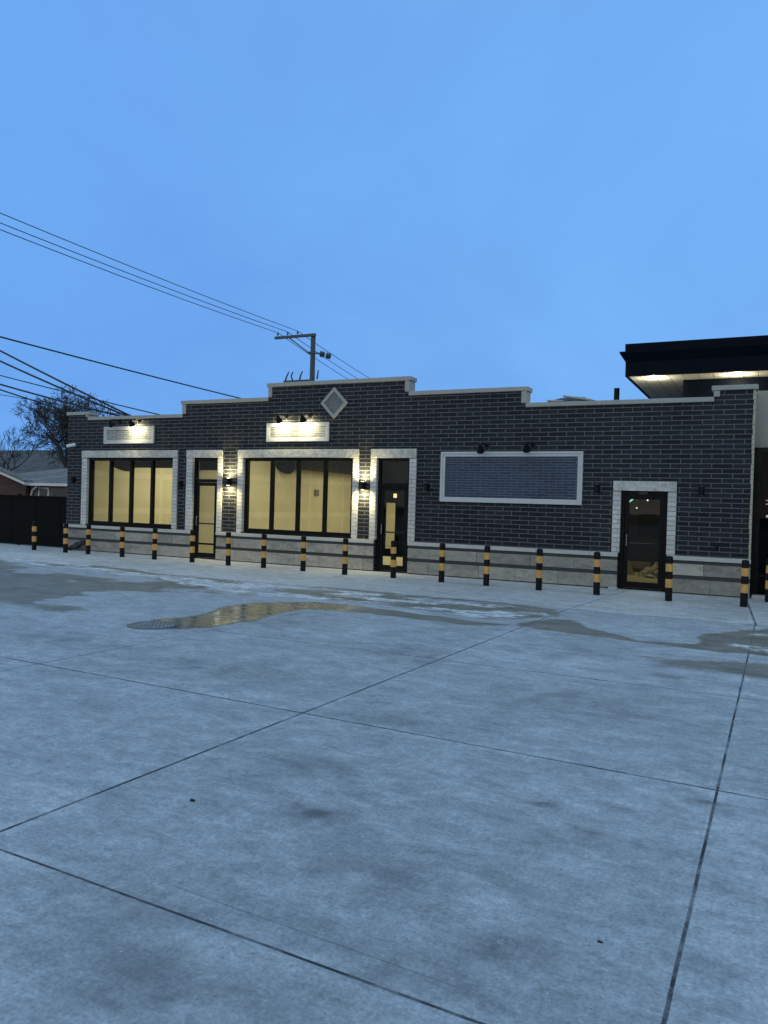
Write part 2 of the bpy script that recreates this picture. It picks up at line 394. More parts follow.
def concrete():
    m, t, b = mat('broomed_concrete', (.4,.4,.4), .8)
    w = t.world(); x, y, z = t.sep(w)
    at = {}
    for k in ('wet', 'snow', 'stain'):
        n = t.new('ShaderNodeAttribute'); n.attribute_name = k; at[k] = n.outputs['Fac']
    big = t.noise(w, .35, 6, .62, .6); mid = t.noise(t.scale(w, (1., 1.5, 1.)), 1.7, 7, .66, .8)
    brm = t.noise(t.scale(w, (2., 22., 1.)), 2.4, 4, .6); brm2 = t.noise(t.scale(w, (26., 3., 1.)), 1.6, 4, .6)
    fine = t.noise(w, 55, 4, .7); blot = t.noise(t.scale(w, (.8,1.4,1.)), 4.3, 8, .74, .3)
    v = t.math('MULTIPLY', t.ramp(big, .3, .7, .84, 1.14, False), t.ramp(mid, .3, .7, .84, 1.15, False))
    v = t.math('MULTIPLY', v, t.ramp(brm, .3, .7, .93, 1.07, False))
    v = t.math('MULTIPLY', v, t.ramp(brm2, .3, .7, .95, 1.05, False))
    v = t.math('MULTIPLY', v, t.ramp(fine, .25, .75, .68, 1.32, False))
    v = t.math('MULTIPLY', v, t.ramp(blot, .3, .7, .70, 1.27, False))
    pit = t.noise(w, 17, 8, .8); v = t.math('MULTIPLY', v, t.ramp(pit, .3, .7, .70, 1.28, False))
    # each slab was poured on its own and has its own tone
    sx = t.math('FLOOR', t.math('MULTIPLY', t.math('ADD', x, .27), 1/3.1)); sy = t.math('FLOOR', t.math('MULTIPLY', t.math('SUBTRACT', y, 2.55), 1/2.8))
    wn = t.new('ShaderNodeTexWhiteNoise'); wn.noise_dimensions = '2D'; t.put(wn.inputs['Vector'], t.comb(sx, sy, 0.))
    v = t.math('MULTIPLY', v, t.ramp(wn.outputs['Value'], 0., 1., .93, 1.06, False))
    side = t.ramp(y, 13.35, 13.6)
    base = t.mix(side, (.385,.402,.418), (.505,.505,.495))
    c = t.mix(1., base, t.comb(v, v, v), 'MULTIPLY')
    # salt bloom
    salt = t.ramp(t.noise(w, 2.7, 10, .8, .5), .52, .68, 0., .5)
    c = t.mix(salt, c, (.58,.58,.57))
    c = t.mix(t.math('MULTIPLY', at['stain'], 1.15, clamp=True), c, (.10,.10,.095))
    # joints
    wob = t.math('MULTIPLY', t.math('SUBTRACT', t.noise(w, 2.2, 4, .6), .5), .007)
    jl = None; mg = None
    gap = t.ramp(t.noise(w, 3.1, 5, .7), .3, .62, .45, 1.)
    def add(d, wid, k):
        nonlocal jl, mg
        e = t.math('MULTIPLY', t.ramp(d, .055, .075, 1., 0.), k); mg = e if mg is None else t.math('MAXIMUM', mg, e)
        k = t.math('MULTIPLY', k, gap)
        j = t.math('MULTIPLY', t.ramp(t.math('ADD', d, t.math('MULTIPLY', t.math('ABSOLUTE', wob), .25)), wid*.55, wid, 1., 0.), k)
        jl = j if jl is None else t.math('MAXIMUM', jl, j)
    below = t.math('LESS_THAN', y, 13.42); above = t.math('GREATER_THAN', y, 13.42)
    for x0, mm, wd, k in ((-.245,.0112,.0105,1.),(-3.40,.04,.014,1.),(-6.66,.035,.014,.8),(-9.75,.03,.012,.5),(-12.8,.03,.012,.5),(-15.9,.03,.012,.5),(2.8,.01,.012,.8)):
        d = t.math('ABSOLUTE', t.math('SUBTRACT', t.math('ADD', x, wob), t.math('MULTIPLY_ADD', t.math('SUBTRACT', y, 5.), mm, x0)))
        add(d, wd, t.math('MULTIPLY', below, k))
    for x0, k, sl in ((-.14,.9,-.06),(-3.05,.7,.09),(-5.75,.5,.09),(-8.6,.4,.09),(-11.4,.3,.09)):
        add(t.math('ABSOLUTE', t.math('SUBTRACT', t.math('ADD', x, wob), t.math('MULTIPLY_ADD', t.math('SUBTRACT', y, 13.5), sl, x0))), .022, t.math('MULTIPLY', above, k))
    for y0, mm, wd, k in ((2.475,-.033,.0095,1.),(5.30,-.042,.0135,1.),(8.07,-.02,.017,.65),(10.9,-.02,.013,.35),(13.44,-.004,.022,.8),(15.2,-.03,.016,.22)):
        d = t.math('ABSOLUTE', t.math('SUBTRACT', t.math('ADD', y, wob), t.math('MULTIPLY_ADD', x, mm, y0)))
        add(d, wd, k)
    # a trowel score beside the near joint, pores and grit
    sc1 = t.math('ABSOLUTE', t.math('SUBTRACT', t.math('ADD', y, wob), t.math('MULTIPLY_ADD', x, -.05, 2.60)))
    inx = t.math('MULTIPLY', t.ramp(x, -2.5, -2.2), t.ramp(x, -1.2, -.6, 1., 0.))
    c = t.mix(t.math('MULTIPLY', t.ramp(sc1, .002, .006, .45, 0.), inx), c, (.08,.08,.08))
    vo = t.new('ShaderNodeTexVoronoi'); vo.inputs['Scale'].default_value = 26.; t.put(vo.inputs['Vector'], w)
    wsel = t.sep(vo.outputs['Color'])
    pore = t.math('MULTIPLY', t.ramp(vo.outputs['Distance'], .08, .16, 1., 0.), t.math('GREATER_THAN', wsel[0], .86))
    c = t.mix(t.math('MULTIPLY', pore, .55), c, (.06,.058,.055))
    grit = t.math('MULTIPLY', t.ramp(vo.outputs['Distance'], .05, .11, 1., 0.), t.math('LESS_THAN', wsel[1], .05))
    c = t.mix(t.math('MULTIPLY', grit, .8), c, (.75,.75,.73))
    c = t.mix(t.math('MULTIPLY', mg, t.ramp(blot, .3, .7, .1, .5)), c, t.mix(1., c, (1.17,1.17,1.16), 'MULTIPLY'))
    c = t.mix(jl, c, (.028,.028,.03))
    # water-darkened concrete, then ice and old snow on it
    wv = t.ramp(t.math('ADD', at['wet'], t.math('ADD', t.math('MULTIPLY', t.math('SUBTRACT', fine, .5), .3), t.math('MULTIPLY', t.math('SUBTRACT', t.noise(t.scale(w, (1.,1.8,1.)), 3.3, 9, .78), .5), 1.5))), .12, .75)
    wcol = t.mix(t.ramp(mid, .35, .65), (.12,.098,.058), (.20,.17,.115))
    c = t.mix(t.math('MULTIPLY', wv, .85), c, wcol)
    sv = t.ramp(t.math('ADD', t.math('MULTIPLY', at['snow'], .72), t.math('MULTIPLY', t.math('SUBTRACT', t.noise(t.scale(w, (1.,1.1,1.)), 4, 9, .82), .5), 4.2)), .3, 1.0)
    c = t.mix(t.math('MULTIPLY', sv, .85), c, (.80,.83,.86))
    t.put(b.inputs['Base Color'], c)
    puddle = t.ramp(at['wet'], .86, 1.)
    rgh = t.fmix(wv, t.ramp(mid, .3, .7, .62, .85), t.fmix(puddle, .62, t.ramp(blot, .35, .65, .05, .30)))
    t.put(b.inputs['Roughness'], t.fmix(sv, rgh, .55)); t.put(b.inputs['Specular IOR Level'], t.fmix(puddle, .4, .27))
    h = t.math('ADD', t.math('MULTIPLY', fine, .35), t.math('ADD', t.math('MULTIPLY', brm, .25), t.math('MULTIPLY', sv, 2.6)))
    h = t.math('SUBTRACT', h, t.math('MULTIPLY', jl, 1.6))
    bn = t.new('ShaderNodeBump'); bn.inputs['Distance'].default_value = .008
    t.put(bn.inputs['Height'], h); t.put(bn.inputs['Strength'], t.fmix(wv, .5, t.fmix(puddle, .3, .09)))
    t.put(b.inputs['Normal'], bn.outputs[0])
    return m
me.materials.append(concrete())
g = MB(); g.quad((-400,-300,-.06),(400,-300,-.06),(400,500,-.06),(-400,500,-.06))
gm = worn('dull_ground', (.12,.12,.11), .95, scale=.3, var=.3)
g.build('ground', gm)['kind'] = 'structure'

# ------------------------------------------------------------------ the brick store
XL, XR = -19.82, -.34
LOW, MID, HI, PL, PR = 4.03, 4.41, 4.785, 4.20, 4.26      # brick heights below the coping
store = thing('store_building', (-10.08, Y0, 0), 'long low dark grey brick store with stepped roofline, pale stone trim and lit windows', 'building')
def prof(x):
    if x < -18.95: return PL
    if x < -15.23: return LOW
    if x < -12.26: return MID
    if x < -8.08: return HI
    if x < -5.11: return MID
    if x < -1.10: return LOW
    return PR
OPEN = [(-18.98,-15.52,.835,2.875),(-14.84,-13.90,0,2.875),(-13.06,-9.58,.835,2.875),(-8.93,-7.985,0,2.865),(-2.945,-1.93,0,2.15)]
xsn = [XL,-18.95,-15.23,-12.26,-8.08,-5.11,-1.10,XR]+[v for o in OPEN for v in o[:2]]
zsn = [0,LOW,MID,HI,PL,PR]+[v for o in OPEN for v in o[2:]]
solid = lambda x, z: z < prof(x) and not any(a < x < b and c < z < d for a, b, c, d in OPEN)
wl = cell_wall(MB(), xsn, zsn, Y0, Y0+.3, solid)
wl.build('brick_wall', M['brick'], store)
sw = MB(); sw.box(XL, Y0+.3, 0, XL+.25, 31.5, 3.9); sw.box(XR-.25, Y0+.3, 0, XR, 31.5, 3.9); sw.box(XL+.25, 31.25, 0, XR-.25, 31.5, 3.9)
sw.build('side_wall', M['brick'], store)
MB().box(XL+.25, Y0+.3, 3.55, XR-.25, 31.25, 3.7).build('roof', M['roofing'], store)
# coping: one stone cap per level, with the upright returns at each step
def coping(x0, x1, z, r0=None, r1=None):
    m = MB(); m.box(x0, Y0-.05, z, x1, Y0+.35, z+.1)
    if r0 is not None: m.box(x0+.042, Y0-.035, r0+.1, x0+.16, Y0+.335, z)
    if r1 is not None: m.box(x1-.16, Y0-.035, r1+.1, x1-.042, Y0+.335, z)
    m.build('coping', M['cap'], store, bevel=.012)
coping(XL-.05, -18.90, PL, None, LOW)
coping(-18.95+.002, -15.23-.002, LOW)
coping(-15.28, -12.26-.002, MID, LOW, None)
coping(-12.31, -8.03, HI, MID, MID)
coping(-8.08+.002, -5.06, MID, None, LOW)
coping(-5.11+.002, -1.10-.002, LOW)
coping(-1.155, -.28, PR, LOW, None)
# stone base: sill course, dark bands and split-face blocks, stopped by the doors
doors = [(-14.84,-13.90),(-8.93,-7.985),(-2.945,-1.93)]
runs = []; a = XL
for d0, d1 in doors: runs.append((a, d0)); a = d1
runs.append((a, XR))
rb = random.Random(3)
for x0, x1 in runs:
    xa = x0-.05 if x0 == XL else x0; xb = x1+.03 if x1 == XR else x1
    sill = MB(); blocks = MB(); tones = []
    x = xa
    while x < xb-.01:
        L = min(1.2+rb.random()*.5, xb-x)
        if xb-x-L < .3: L = xb-x
        sill.box(x+(.0 if x == xa else .0015), Y0-.065, .705, x+L-.0015, Y0-.001, .795); x += L
    sill.build('sill_course', M['sill'], store, bevel=.006)
    for za, zb, p in ((.635,.704,.03),(.31,.39,.03),(.0,.022,.035)):
        MB().box(xa+.01, Y0-p, za, xb-.01, Y0-.001, zb).build('stone_band', M['band'], store)
    for z0, z1 in ((.392,.633),(.024,.308)):
        x = xa+.004
        while x < xb-.02:
            L = min(.55+rb.random()*.75, xb-x-.004)
            if xb-x-L < .25: L = xb-x-.004
            pr = Y0-.042-rb.random()*.014
            blocks.box(x+.003, pr, z0, x+L-.003, Y0-.001, z1); tones += [rb.random()]*6; x += L
    bo = blocks.build('stone_base', M['block'], store, bevel=.006)
    ta = bo.data.attributes.new('tone', 'FLOAT', 'FACE'); ta.data.foreach_set('value', np.array(tones, np.float32))
# pale stone surrounds
def surround(x0, x1, ox0, ox1, ztop, oz, zbot):
    n = max(1, round((ox1-ox0)/1.3)); w = (ox1-ox0)/n; l = MB()
    for i in range(n): l.box(ox0+i*w+.002, Y0-.05, oz, ox0+(i+1)*w-.002, Y0-.001, ztop)
    l.build('lintel', M['lintel'], store, bevel=.006)
    for pts in ([(ox0,-.03),(x0,-.03),(x0+.02,-.026),(x0+.02,.1),(x0+.001,.1),(x0+.001,-.001),(ox0,-.001)],
                [(ox1,-.03),(ox1,-.001),(x1-.001,-.001),(x1-.001,.1),(x1-.02,.1),(x1-.02,-.026),(x1,-.03)]):
        MB().loft([[(x, Y0+y, zbot) for x, y in pts], [(x, Y0+y, oz-.001) for x, y in pts]]).build('stone_jamb', M['jamb'], store, bevel=.003)
surround(-18.98,-15.52,-19.17,-15.36,3.09,2.875,.797)
surround(-14.84,-13.90,-15.03,-13.75,3.09,2.875,.797)
surround(-13.06,-9.58,-13.22,-9.43,3.09,2.875,.797)
surround(-8.93,-7.985,-9.08,-7.82,3.09,2.865,.797)
surround(-2.945,-1.93,-3.087,-1.776,2.36,2.15,.797)
# shop windows: black frame with four panes
def window(x0, x1, z0, z1):
    y0, y1 = Y0+.07, Y0+.19; f = .085
    m = MB(); m.box(x0, y0, z0, x1, y1, z0+f*1.1); m.box(x0, y0, z1-f, x1, y1, z1)
    n = 4; w = (x1-x0-f)/n
    for i in range(n+1): m.box(x0+i*w, y0+(.001 if 0 < i < n else 0), z0+f*1.1, x0+i*w+f, y1-.001, z1-f)
    m.box(x0-.02, Y0-.045, z0-.03, x1+.02, y0, z0-.001)
    fr = m.build('window', M['frame'], store, bevel=.004)
    for i in range(n):
        MB().box(x0+i*w+f, y0+.05, z0+f*1.1, x0+(i+1)*w, y0+.058, z1-f).build('pane', M['glass'], fr)
window(-18.958,-15.542,.836,2.873); window(-13.038,-9.602,.836,2.873)
def door(x0, x1, z1, trans, rail, label, gl='glass'):
    y0, y1 = Y0+.07, Y0+.17; f = .075
    m = MB(); m.box(x0, y0, 0, x0+f, y1, z1); m.box(x1-f, y0, 0, x1, y1, z1); m.box(x0+f, y0, z1-f, x1-f, y1, z1)
    if trans: m.box(x0+f, y0, trans, x1-f, y1, trans+.09)
    m.box(x0+f, y0, .003, x1-f, y1, .03)
    top = trans if trans else z1-f
    fr = m.build('door_frame', M['frame'], store, bevel=.004)
    if label: fr['label'] = label
    d = MB(); s = .085; yd0, yd1 = y0+.02, y0+.065; a, b = x0+f+.006, x1-f-.006
    d.box(a, yd0, .04, a+s, yd1, top-.006); d.box(b-s, yd0, .04, b, yd1, top-.006)
    d.box(a+s, yd0, .04, b-s, yd1, .17); d.box(a+s, yd0, top-.1, b-s, yd1, top-.006)
    if rail: d.box(a+s, yd0+.01, .40, b-s, yd1-.01, .45)
    lf = d.build('door', M['frame'], store, bevel=.003)
    MB().box(a+s, yd0+.018, .17, b-s, yd0+.024, top-.1).build('pane', M[gl], lf)
    h = MB(); h.tube([(a+.06, yd0-.002, .95), (a+.06, yd0-.05, .95), (a+.06, yd0-.05, 1.2), (a+.06, yd0-.002, 1.2)], .011, 8)
    h.build('handle', M['pull'], lf)
    MB().tube([(a+.05, yd1+.03, 1.0), (b-.05, yd1+.03, 1.0)], .018, 8).build('push_bar', M['black'], lf)
    if trans: MB().box(x0+f, y0+.04, trans+.09, x1-f, y0+.046, z1-f).build('pane', M[gl], fr)
    return fr
M['pull'] = worn('steel_pull', (.35,.35,.35), .3, 1.)
door(-14.818,-13.922,2.873,2.18,True,'left door with a clear transom over it')
door(-8.908,-8.007,2.863,2.15,False,'middle door with a dark transom over it')
d3 = door(-2.923,-1.952,2.148,None,False,'shorter right door without a transom')
# small street number over the right door
tx = bpy.data.curves.new('door_number', 'FONT'); tx.body = '10001'; tx.size = .085; tx.extrude = .002; tx.align_x = 'CENTER'; tx.align_y = 'CENTER'
to = bpy.data.objects.new('door_number_text', tx); COL.objects.link(to)
dg = bpy.context.evaluated_depsgraph_get(); tm = bpy.data.meshes.new_from_object(to.evaluated_get(dg))
bpy.data.objects.remove(to)
tm.transform(Matrix.Translation((-2.47, Y0+.067, 2.105))@Matrix.Rotation(R(90), 4, 'X')); tm.transform(Matrix.Translation((10.08, -Y0, 0)))
tm.materials.clear(); tm.materials.append(worn('grey_vinyl', (.16,.16,.16), .5))
tn = bpy.data.objects.new('door_number', tm); COL.objects.link(tn); tn.parent = d3
# moulded sign frames set on the wall, with finer brick inside
def sign(x0, x1, z0, z1, w, pm):
    m = MB()
    for d, a, b in ((.055, 0, w*.45), (.04, w*.45, w)):
        y = Y0-d
        m.box(x0+a, y, z1-b, x1-a, Y0-.001, z1-a); m.box(x0+a, y, z0+a, x1-a, Y0-.001, z0+b)
        m.box(x0+a, y, z0+b, x0+b, Y0-.001, z1-b); m.box(x1-b, y, z0+b, x1-a, Y0-.001, z1-b)
    fr = m.build('sign_frame', M['trim'], store, bevel=.006)
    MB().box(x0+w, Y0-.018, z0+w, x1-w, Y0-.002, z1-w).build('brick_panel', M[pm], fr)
    return fr
sign(-18.26,-16.27,3.295,3.81,.10,'panel_lit')
sign(-12.28,-10.335,3.30,3.80,.10,'panel_lit')
sign(-7.17,-3.76,1.81,3.01,.115,'panel_brick')
# diamond
cx, cz = -10.2, 4.29
def ring(r, y): return [(cx-r, y, cz), (cx, y, cz-r*1.02), (cx+r, y, cz), (cx, y, cz+r*1.02)]
dm = MB()
for (ro, ri, y) in ((.40,.30,Y0-.05),):
    dm.loft([ring(ro, Y0-.001), ring(ro, y), ring(ri, y), ring(ri, Y0-.02)], cap=False)
dmo = dm.build('diamond_frame', M['cap'], store)
di = MB(); di.loft([ring(.30, Y0-.003), ring(.30, Y0-.018)]); di.build('diamond_inset', rockface('grey_granite', (.17,.175,.18), 14, .4), dmo)
# toothed mortar edge at the right corner
ct = MB(); z = .8
rr = random.Random(4)
while z < 4.24:
    w = .035+rr.random()*.02
    ct.box(XR-w+.02, Y0-.012, z+.003, XR+.022, Y0+.012, z+.0985); z += .1016
ct.build('corner_edge', worn('pale_mortar_edge', (.42,.38,.29), .9, var=.25), store)
# wall spigot
sp = MB(); sp.tube([(-.96,Y0,1.03),(-.96,Y0-.07,1.03)], .035, 10); sp.tube([(-.96,Y0-.06,1.03),(-.96,Y0-.09,.96)], .02, 8)
tag(sp.build('wall_spigot', M['black']), 'small dark tap on the brick low near the right corner', 'tap')

# interior of the store
iw = MB()
iw.box(-19.56, Y0+.31, 0, -19.50, 26, 3.5)      # left room, left side
iw.box(-15.20, Y0+.31, 0, -15.05, 28.5, 3.5)    # between the two rooms
iw.box(-19.5, 26, 0, -15.2, 26.1, 3.5); iw.box(-15.05, 28.5, 0, -5.6, 28.6, 3.5); iw.box(-5.7, Y0+.31, 0, -5.6, 28.5, 3.5)
for a, b, c, d in ((-19.5,-18.98,0,3.5),(-15.52,-15.2,0,3.5),(-18.98,-15.52,0,.83),(-18.98,-15.52,2.88,3.5),(-15.05,-14.84,0,3.5),(-13.9,-13.06,0,3.5),(-13.06,-9.58,0,.83),(-13.06,-9.58,2.88,3.5),(-14.84,-13.9,2.88,3.5),(-9.58,-9.38,0,3.5)):
    iw.box(a, Y0+.31, c, b, Y0+.33, d)
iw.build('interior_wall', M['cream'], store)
MB().box(-19.5, Y0+.31, 3.5, -5.6, 28.5, 3.54).build('interior_ceiling', M['ceiling'], store)
MB().box(-19.5, Y0+.3, .003, -5.7, 28.5, .012).build('interior_floor', M['tan_floor'], store)
# dark lobby behind the middle door with a lit room beyond
lb = MB(); lb.box(-9.42, Y0+.335, .014, -9.36, 18.74, 3.2); lb.box(-7.6, Y0+.31, .014, -7.5, 18.74, 3.2)
lb.box(-9.42, Y0+.335, 3.2, -7.5, 18.8, 3.26)
cell_wall(lb, [-9.42,-9.30,-9.22,-8.93,-8.6,-8.5,-7.5], [.014,.05,.31,.52,1.74,3.2], 18.741, 18.8,
          lambda x, z: not ((-9.22 < x < -8.93 and .52 < z < 1.74) or (-9.30 < x < -8.6 and .05 < z < .31)))
lb.build('lobby_partition', M['frame'], store)
# dim room behind the right door
dr = MB(); dr.box(-5.2, Y0+.31, .01, -5.1, 24.6, 3.3); dr.box(-1.0, Y0+.31, .01, -.9, 24.6, 3.3)
cell_wall(dr, [-5.1,-3.55,-2.75,-1.0], [.01,.9,2.1,3.3], 24.5, 24.6, lambda x, z: not (-3.55 < x < -2.75 and .9 < z < 2.1))
dr.box(-5.1, 25.2, .01, -1., 25.3, 3.3)
dr.build('storeroom_wall', M['dim_wall'], store)
MB().box(-5.1, Y0+.31, 3.3, -1., 25.2, 3.36).build('storeroom_ceiling', M['ceiling'], store)
MB().box(-5.1, Y0+.3, .003, -1., 25.2, .013).build('storeroom_floor', worn('yellowish_floor', (.48,.42,.26), .5, var=.35, scale=1.5), store)

tag(MB().tube([(-18.55,18.55,2.62),(-18.5,18.55,2.74),(-18.36,18.55,2.86),(-18.1,18.55,2.92),(-15.2,18.55,2.92)], .30, 18).build('air_duct', M['duct'], smooth=True),
    'black round air duct with a bent end behind the left shop window', 'duct')
tag(MB().tube([(-14.7,22.05,2.88),(-14.7,22.2,3.02),(-14.7,22.5,3.13),(-14.7,22.9,3.16),(-14.7,28.4,3.16)], .36, 18).build('air_duct', M['duct'], smooth=True),
    'black round air duct along the wall behind the wider middle shop window', 'duct')
tag(MB().box(-15.04,18.0,2.55,-13.35,18.3,3.49).build('duct_box', M['duct'], bevel=.01), 'black boxed duct above the inside of the left glass door', 'duct')
eb = MB().box(-15.049,24.6,1.92,-14.98,24.85,2.15)
tag(eb.build('wall_box', worn('grey_box', (.18,.17,.13), .5), bevel=.01), 'small grey box on the cream wall inside the middle shop window', 'electrical box')
# things inside the dim room
hp = MB(); rr = random.Random(9)
def heap(mb, cx, cy, w, d, h, nseg=22, nr=8):
    rings = []
    for i in range(nr+1):
        f = i/nr; r = math.cos(f*math.pi/2)**.8
        rings.append([(cx+w*r*math.cos(2*math.pi*j/nseg)*(1+.25*rr.uniform(-1,1)), cy+d*r*math.sin(2*math.pi*j/nseg)*(1+.25*rr.uniform(-1,1)), .014+h*f*(1+.12*rr.uniform(-1,1)) if i else .014) for j in range(nseg)])
    return mb.loft(rings)
heap(hp, -2.5, 21.0, .30, .3, .42); heap(hp, -2.78, 21.2, .22, .25, .26)
tag(hp.build('plastic_sheet', worn('crumpled_clear_plastic', (.42,.39,.30), .25, var=.4, scale=8)), 'pale crumpled plastic sheet on the floor inside the right door', 'plastic sheet')
tag(MB().prism_xz([(-3.62,.014),(-3.12,.014),(-3.36,.5)], 21.3, 21.34).build('board_offcut', worn('plywood', (.36,.30,.19), .7)), 'triangular pale board leaning inside the left of the right door', 'board')
pk = MB(); pk.box(-4.3, 22.6, .02, -2.6, 22.75, .12); pk.box(-4.2, 22.5, .121, -2.75, 22.7, .2); pk.box(-4.1, 22.55, .201, -2.9, 22.66, .3)
tag(pk.build('plank_stack', worn('dull_planks', (.2,.16,.1), .7), bevel=.005), 'low stack of boards on the floor behind the right door', 'boards')
def bead(name, loc, r, m, label, cat, group=None):
    b = MB(); b.loft([[(loc[0]+r*math.sin(f*math.pi/6)*math.cos(j*math.pi/5), loc[1]+r*math.sin(f*math.pi/6)*math.sin(j*math.pi/5), loc[2]-r*math.cos(f*math.pi/6)) for j in range(10)] for f in range(1, 6)])
    return tag(b.build(name, m, smooth=True), label, cat, group)
gs = MB().tube([(-3.47,21.8,1.90),(-3.30,21.7,2.02)], .022, 8); tag(gs.build('glow_strip', M['glow_green']), 'short slanted green-white glowing strip inside the top of the right door', 'lamp')  # glowing bar added in the room for the green streak in the door
bead('reflection_dot', (-2.89,21.5,2.0), .02, M['glow_white'], 'tiny white reflected light dot high in the right door', 'lamp')  # glowing dots added for lights reflected in the door glass
bead('reflection_dot', (-3.16,21.5,1.79), .018, M['glow_white'], 'tiny white reflected light dot below the green strip in the right door', 'lamp')
pl = MB(); pl.box(-8.955,18.66,1.88,-8.895,18.7405,1.99)
tag(pl.build('lobby_lamp', M['lamp_small']), 'small yellow lamp glowing inside the middle door', 'lamp')

def lamp(name, typ, loc, energy, col=(1,.82,.48), **kw):
    l = bpy.data.lights.new(name, typ); l.energy = energy; l.color = col
    rot = kw.pop('rot', None)
    for k, v in kw.items(): setattr(l, k, v)
    o = bpy.data.objects.new(name, l); COL.objects.link(o); o.location = loc
    if rot is not None: o.rotation_euler = rot
    return o
def aim(o, tgt):
    o.rotation_euler = (Vector(tgt)-o.location).to_track_quat('-Z', 'Y').to_euler()
WARM = (1., .88, .53)
lamp('room_light', 'AREA', (-17.2, 21.6, 3.47), 120, WARM, shape='RECTANGLE', size=2.4, size_y=3.)
lamp('room_light', 'AREA', (-11.5, 20.6, 3.47), 135, WARM, shape='RECTANGLE', size=4.5, size_y=2.)
lamp('room_light', 'AREA', (-11., 25.5, 3.47), 145, WARM, shape='RECTANGLE', size=5., size_y=3.)
lamp('room_light', 'AREA', (-3., 20.8, 3.27), 30, WARM, shape='RECTANGLE', size=1.2, size_y=2.)

# ------------------------------------------------------------------ wall lamps
def sconce_proto():
    t = thing('wall_lamp', (0,0,0), '', '')
    MB().box(-.055,-.02,-.08,.055,-.001,.08).build('back_plate', M['black'], t, bevel=.004)
    b = MB(); b.tube([(0,-.09,-.10),(0,-.09,.10)], .046, 20); b.tube([(0,-.02,0),(0,-.05,0)], .02, 10); b.build('lamp_body', M['black'], t, bevel=.004)
    
    for z in (.1023, -.1023): MB().tube([(0,-.09,z-.0018),(0,-.09,z+.0018)], .038, 18).build('lens', M['lens_off'], t)
    return t
M['lens_off'] = worn('frosted_lens', (.35,.35,.35), .4)
SC = [(-19.50,2.18,0,'unlit black cylinder wall lamp at the far left brick corner'),(-15.22,2.11,0,'unlit black wall lamp on the brick between left window and left door'),
      (-13.49,2.20,1,'lit wall lamp glowing between the left door and the wider window'),(-9.27,2.16,1,'lit wall lamp glowing between the wider window and the middle door'),
      (-7.52,2.15,0,'unlit black wall lamp just right of the middle door'),(-3.43,2.18,0,'unlit black wall lamp just left of the short right door'),(-1.29,2.17,0,'unlit black wall lamp between the right door and the right corner')]
sp0 = sconce_proto()
for i, (x, z, on, lab) in enumerate(SC):
    o = sp0 if i == 0 else copy_tree(sp0)
    o.location = (x, Y0, z); tag(o, lab, 'wall lamp', 'cylinder wall lamps along the storefront')
    if on:
        for ch in o.children:
            if ch.name.startswith('lens'):
                ch.data = ch.data.copy(); ch.data.materials[0] = M['lamp_on']
        for s in (1, -1):
            l = lamp('sconce_light', 'SPOT', (x, Y0-.16, z+s*.15), 80, (1,.85,.42), spot_size=R(170), spot_blend=1., shadow_soft_size=.07)
            aim(l, (x, Y0+.25, z+s*1.))
# flood lamps over the sign frames
def flood_proto():
    t = thing('sign_lamp', (0,0,0), '', '')
    b = MB(); b.tube([(0,-.001,.10),(0,-.03,.10)], .05, 14); b.tube([(0,-.03,.10),(-.02,-.18,.14),(-.05,-.35,.11)], .014, 8); b.build('bracket', M['black'], t)
    # cone shade looking down and back at the wall
    ax = Vector((-.12,.62,-.75)).normalized(); p = Vector((-.05,-.36,.10))
    h = MB(); h.tube([p, p+ax*.05, p+ax*.10, p+ax*.19, p+ax*.20], [.035,.045,.055,.09,.092], 18); h.build('lamp_shade', M['black'], t, smooth=False)
    l = MB(); l.tube([p+ax*.2005, p+ax*.203], .078, 18); l.build('lens', M['lens_off'], t)
    return t
FL = [(-17.66,3.87,0,'unlit black flood lamp over the left end of the left sign frame'),(-16.86,3.87,1,'lit black flood lamp over the right part of the left sign frame'),
      (-11.67,3.87,1,'lit black flood lamp over the left part of the sign frame by the diamond'),(-10.92,3.87,1,'lit black flood lamp nearest the diamond above the middle sign frame'),
      (-6.02,3.05,0,'unlit black flood lamp over the left part of the large brick panel'),(-4.92,3.07,0,'unlit black flood lamp over the right part of the large brick panel')]
fp = flood_proto()
for i, (x, z, on, lab) in enumerate(FL):
    o = fp if i == 0 else copy_tree(fp)
    o.location = (x, Y0, z); tag(o, lab, 'flood lamp', 'flood lamps over the sign frames')
    if on:
        for ch in o.children:
            if ch.name.startswith('lens'):
                ch.data = ch.data.copy(); ch.data.materials[0] = M['lamp_on']
        l = lamp('flood_light', 'SPOT', (x-.08, Y0-.215, z-.085), 42, (1,.88,.5), spot_size=R(172), spot_blend=.6, shadow_soft_size=.07)
        aim(l, (x-.08, Y0+.3, z-.3))
# security camera
cm = thing('security_camera', (-19.52, Y0, 3.24), 'small white bullet camera on the brick left of the left window', 'camera')
MB().tube([(-19.52,Y0,3.24),(-19.52,Y0-.05,3.24),(-19.48,Y0-.12,3.27)], .03, 10).build('mount', M['white_plastic'], cm)
MB().tube([(-19.36,Y0-.12,3.28),(-19.62,Y0-.22,3.22)], .05, 14).build('camera_body', M['white_plastic'], cm, bevel=.01)
MB().tube([(-19.621,Y0-.2202,3.2198),(-19.63,Y0-.2238,3.218)], .036, 12).build('lens', M['black'], cm)

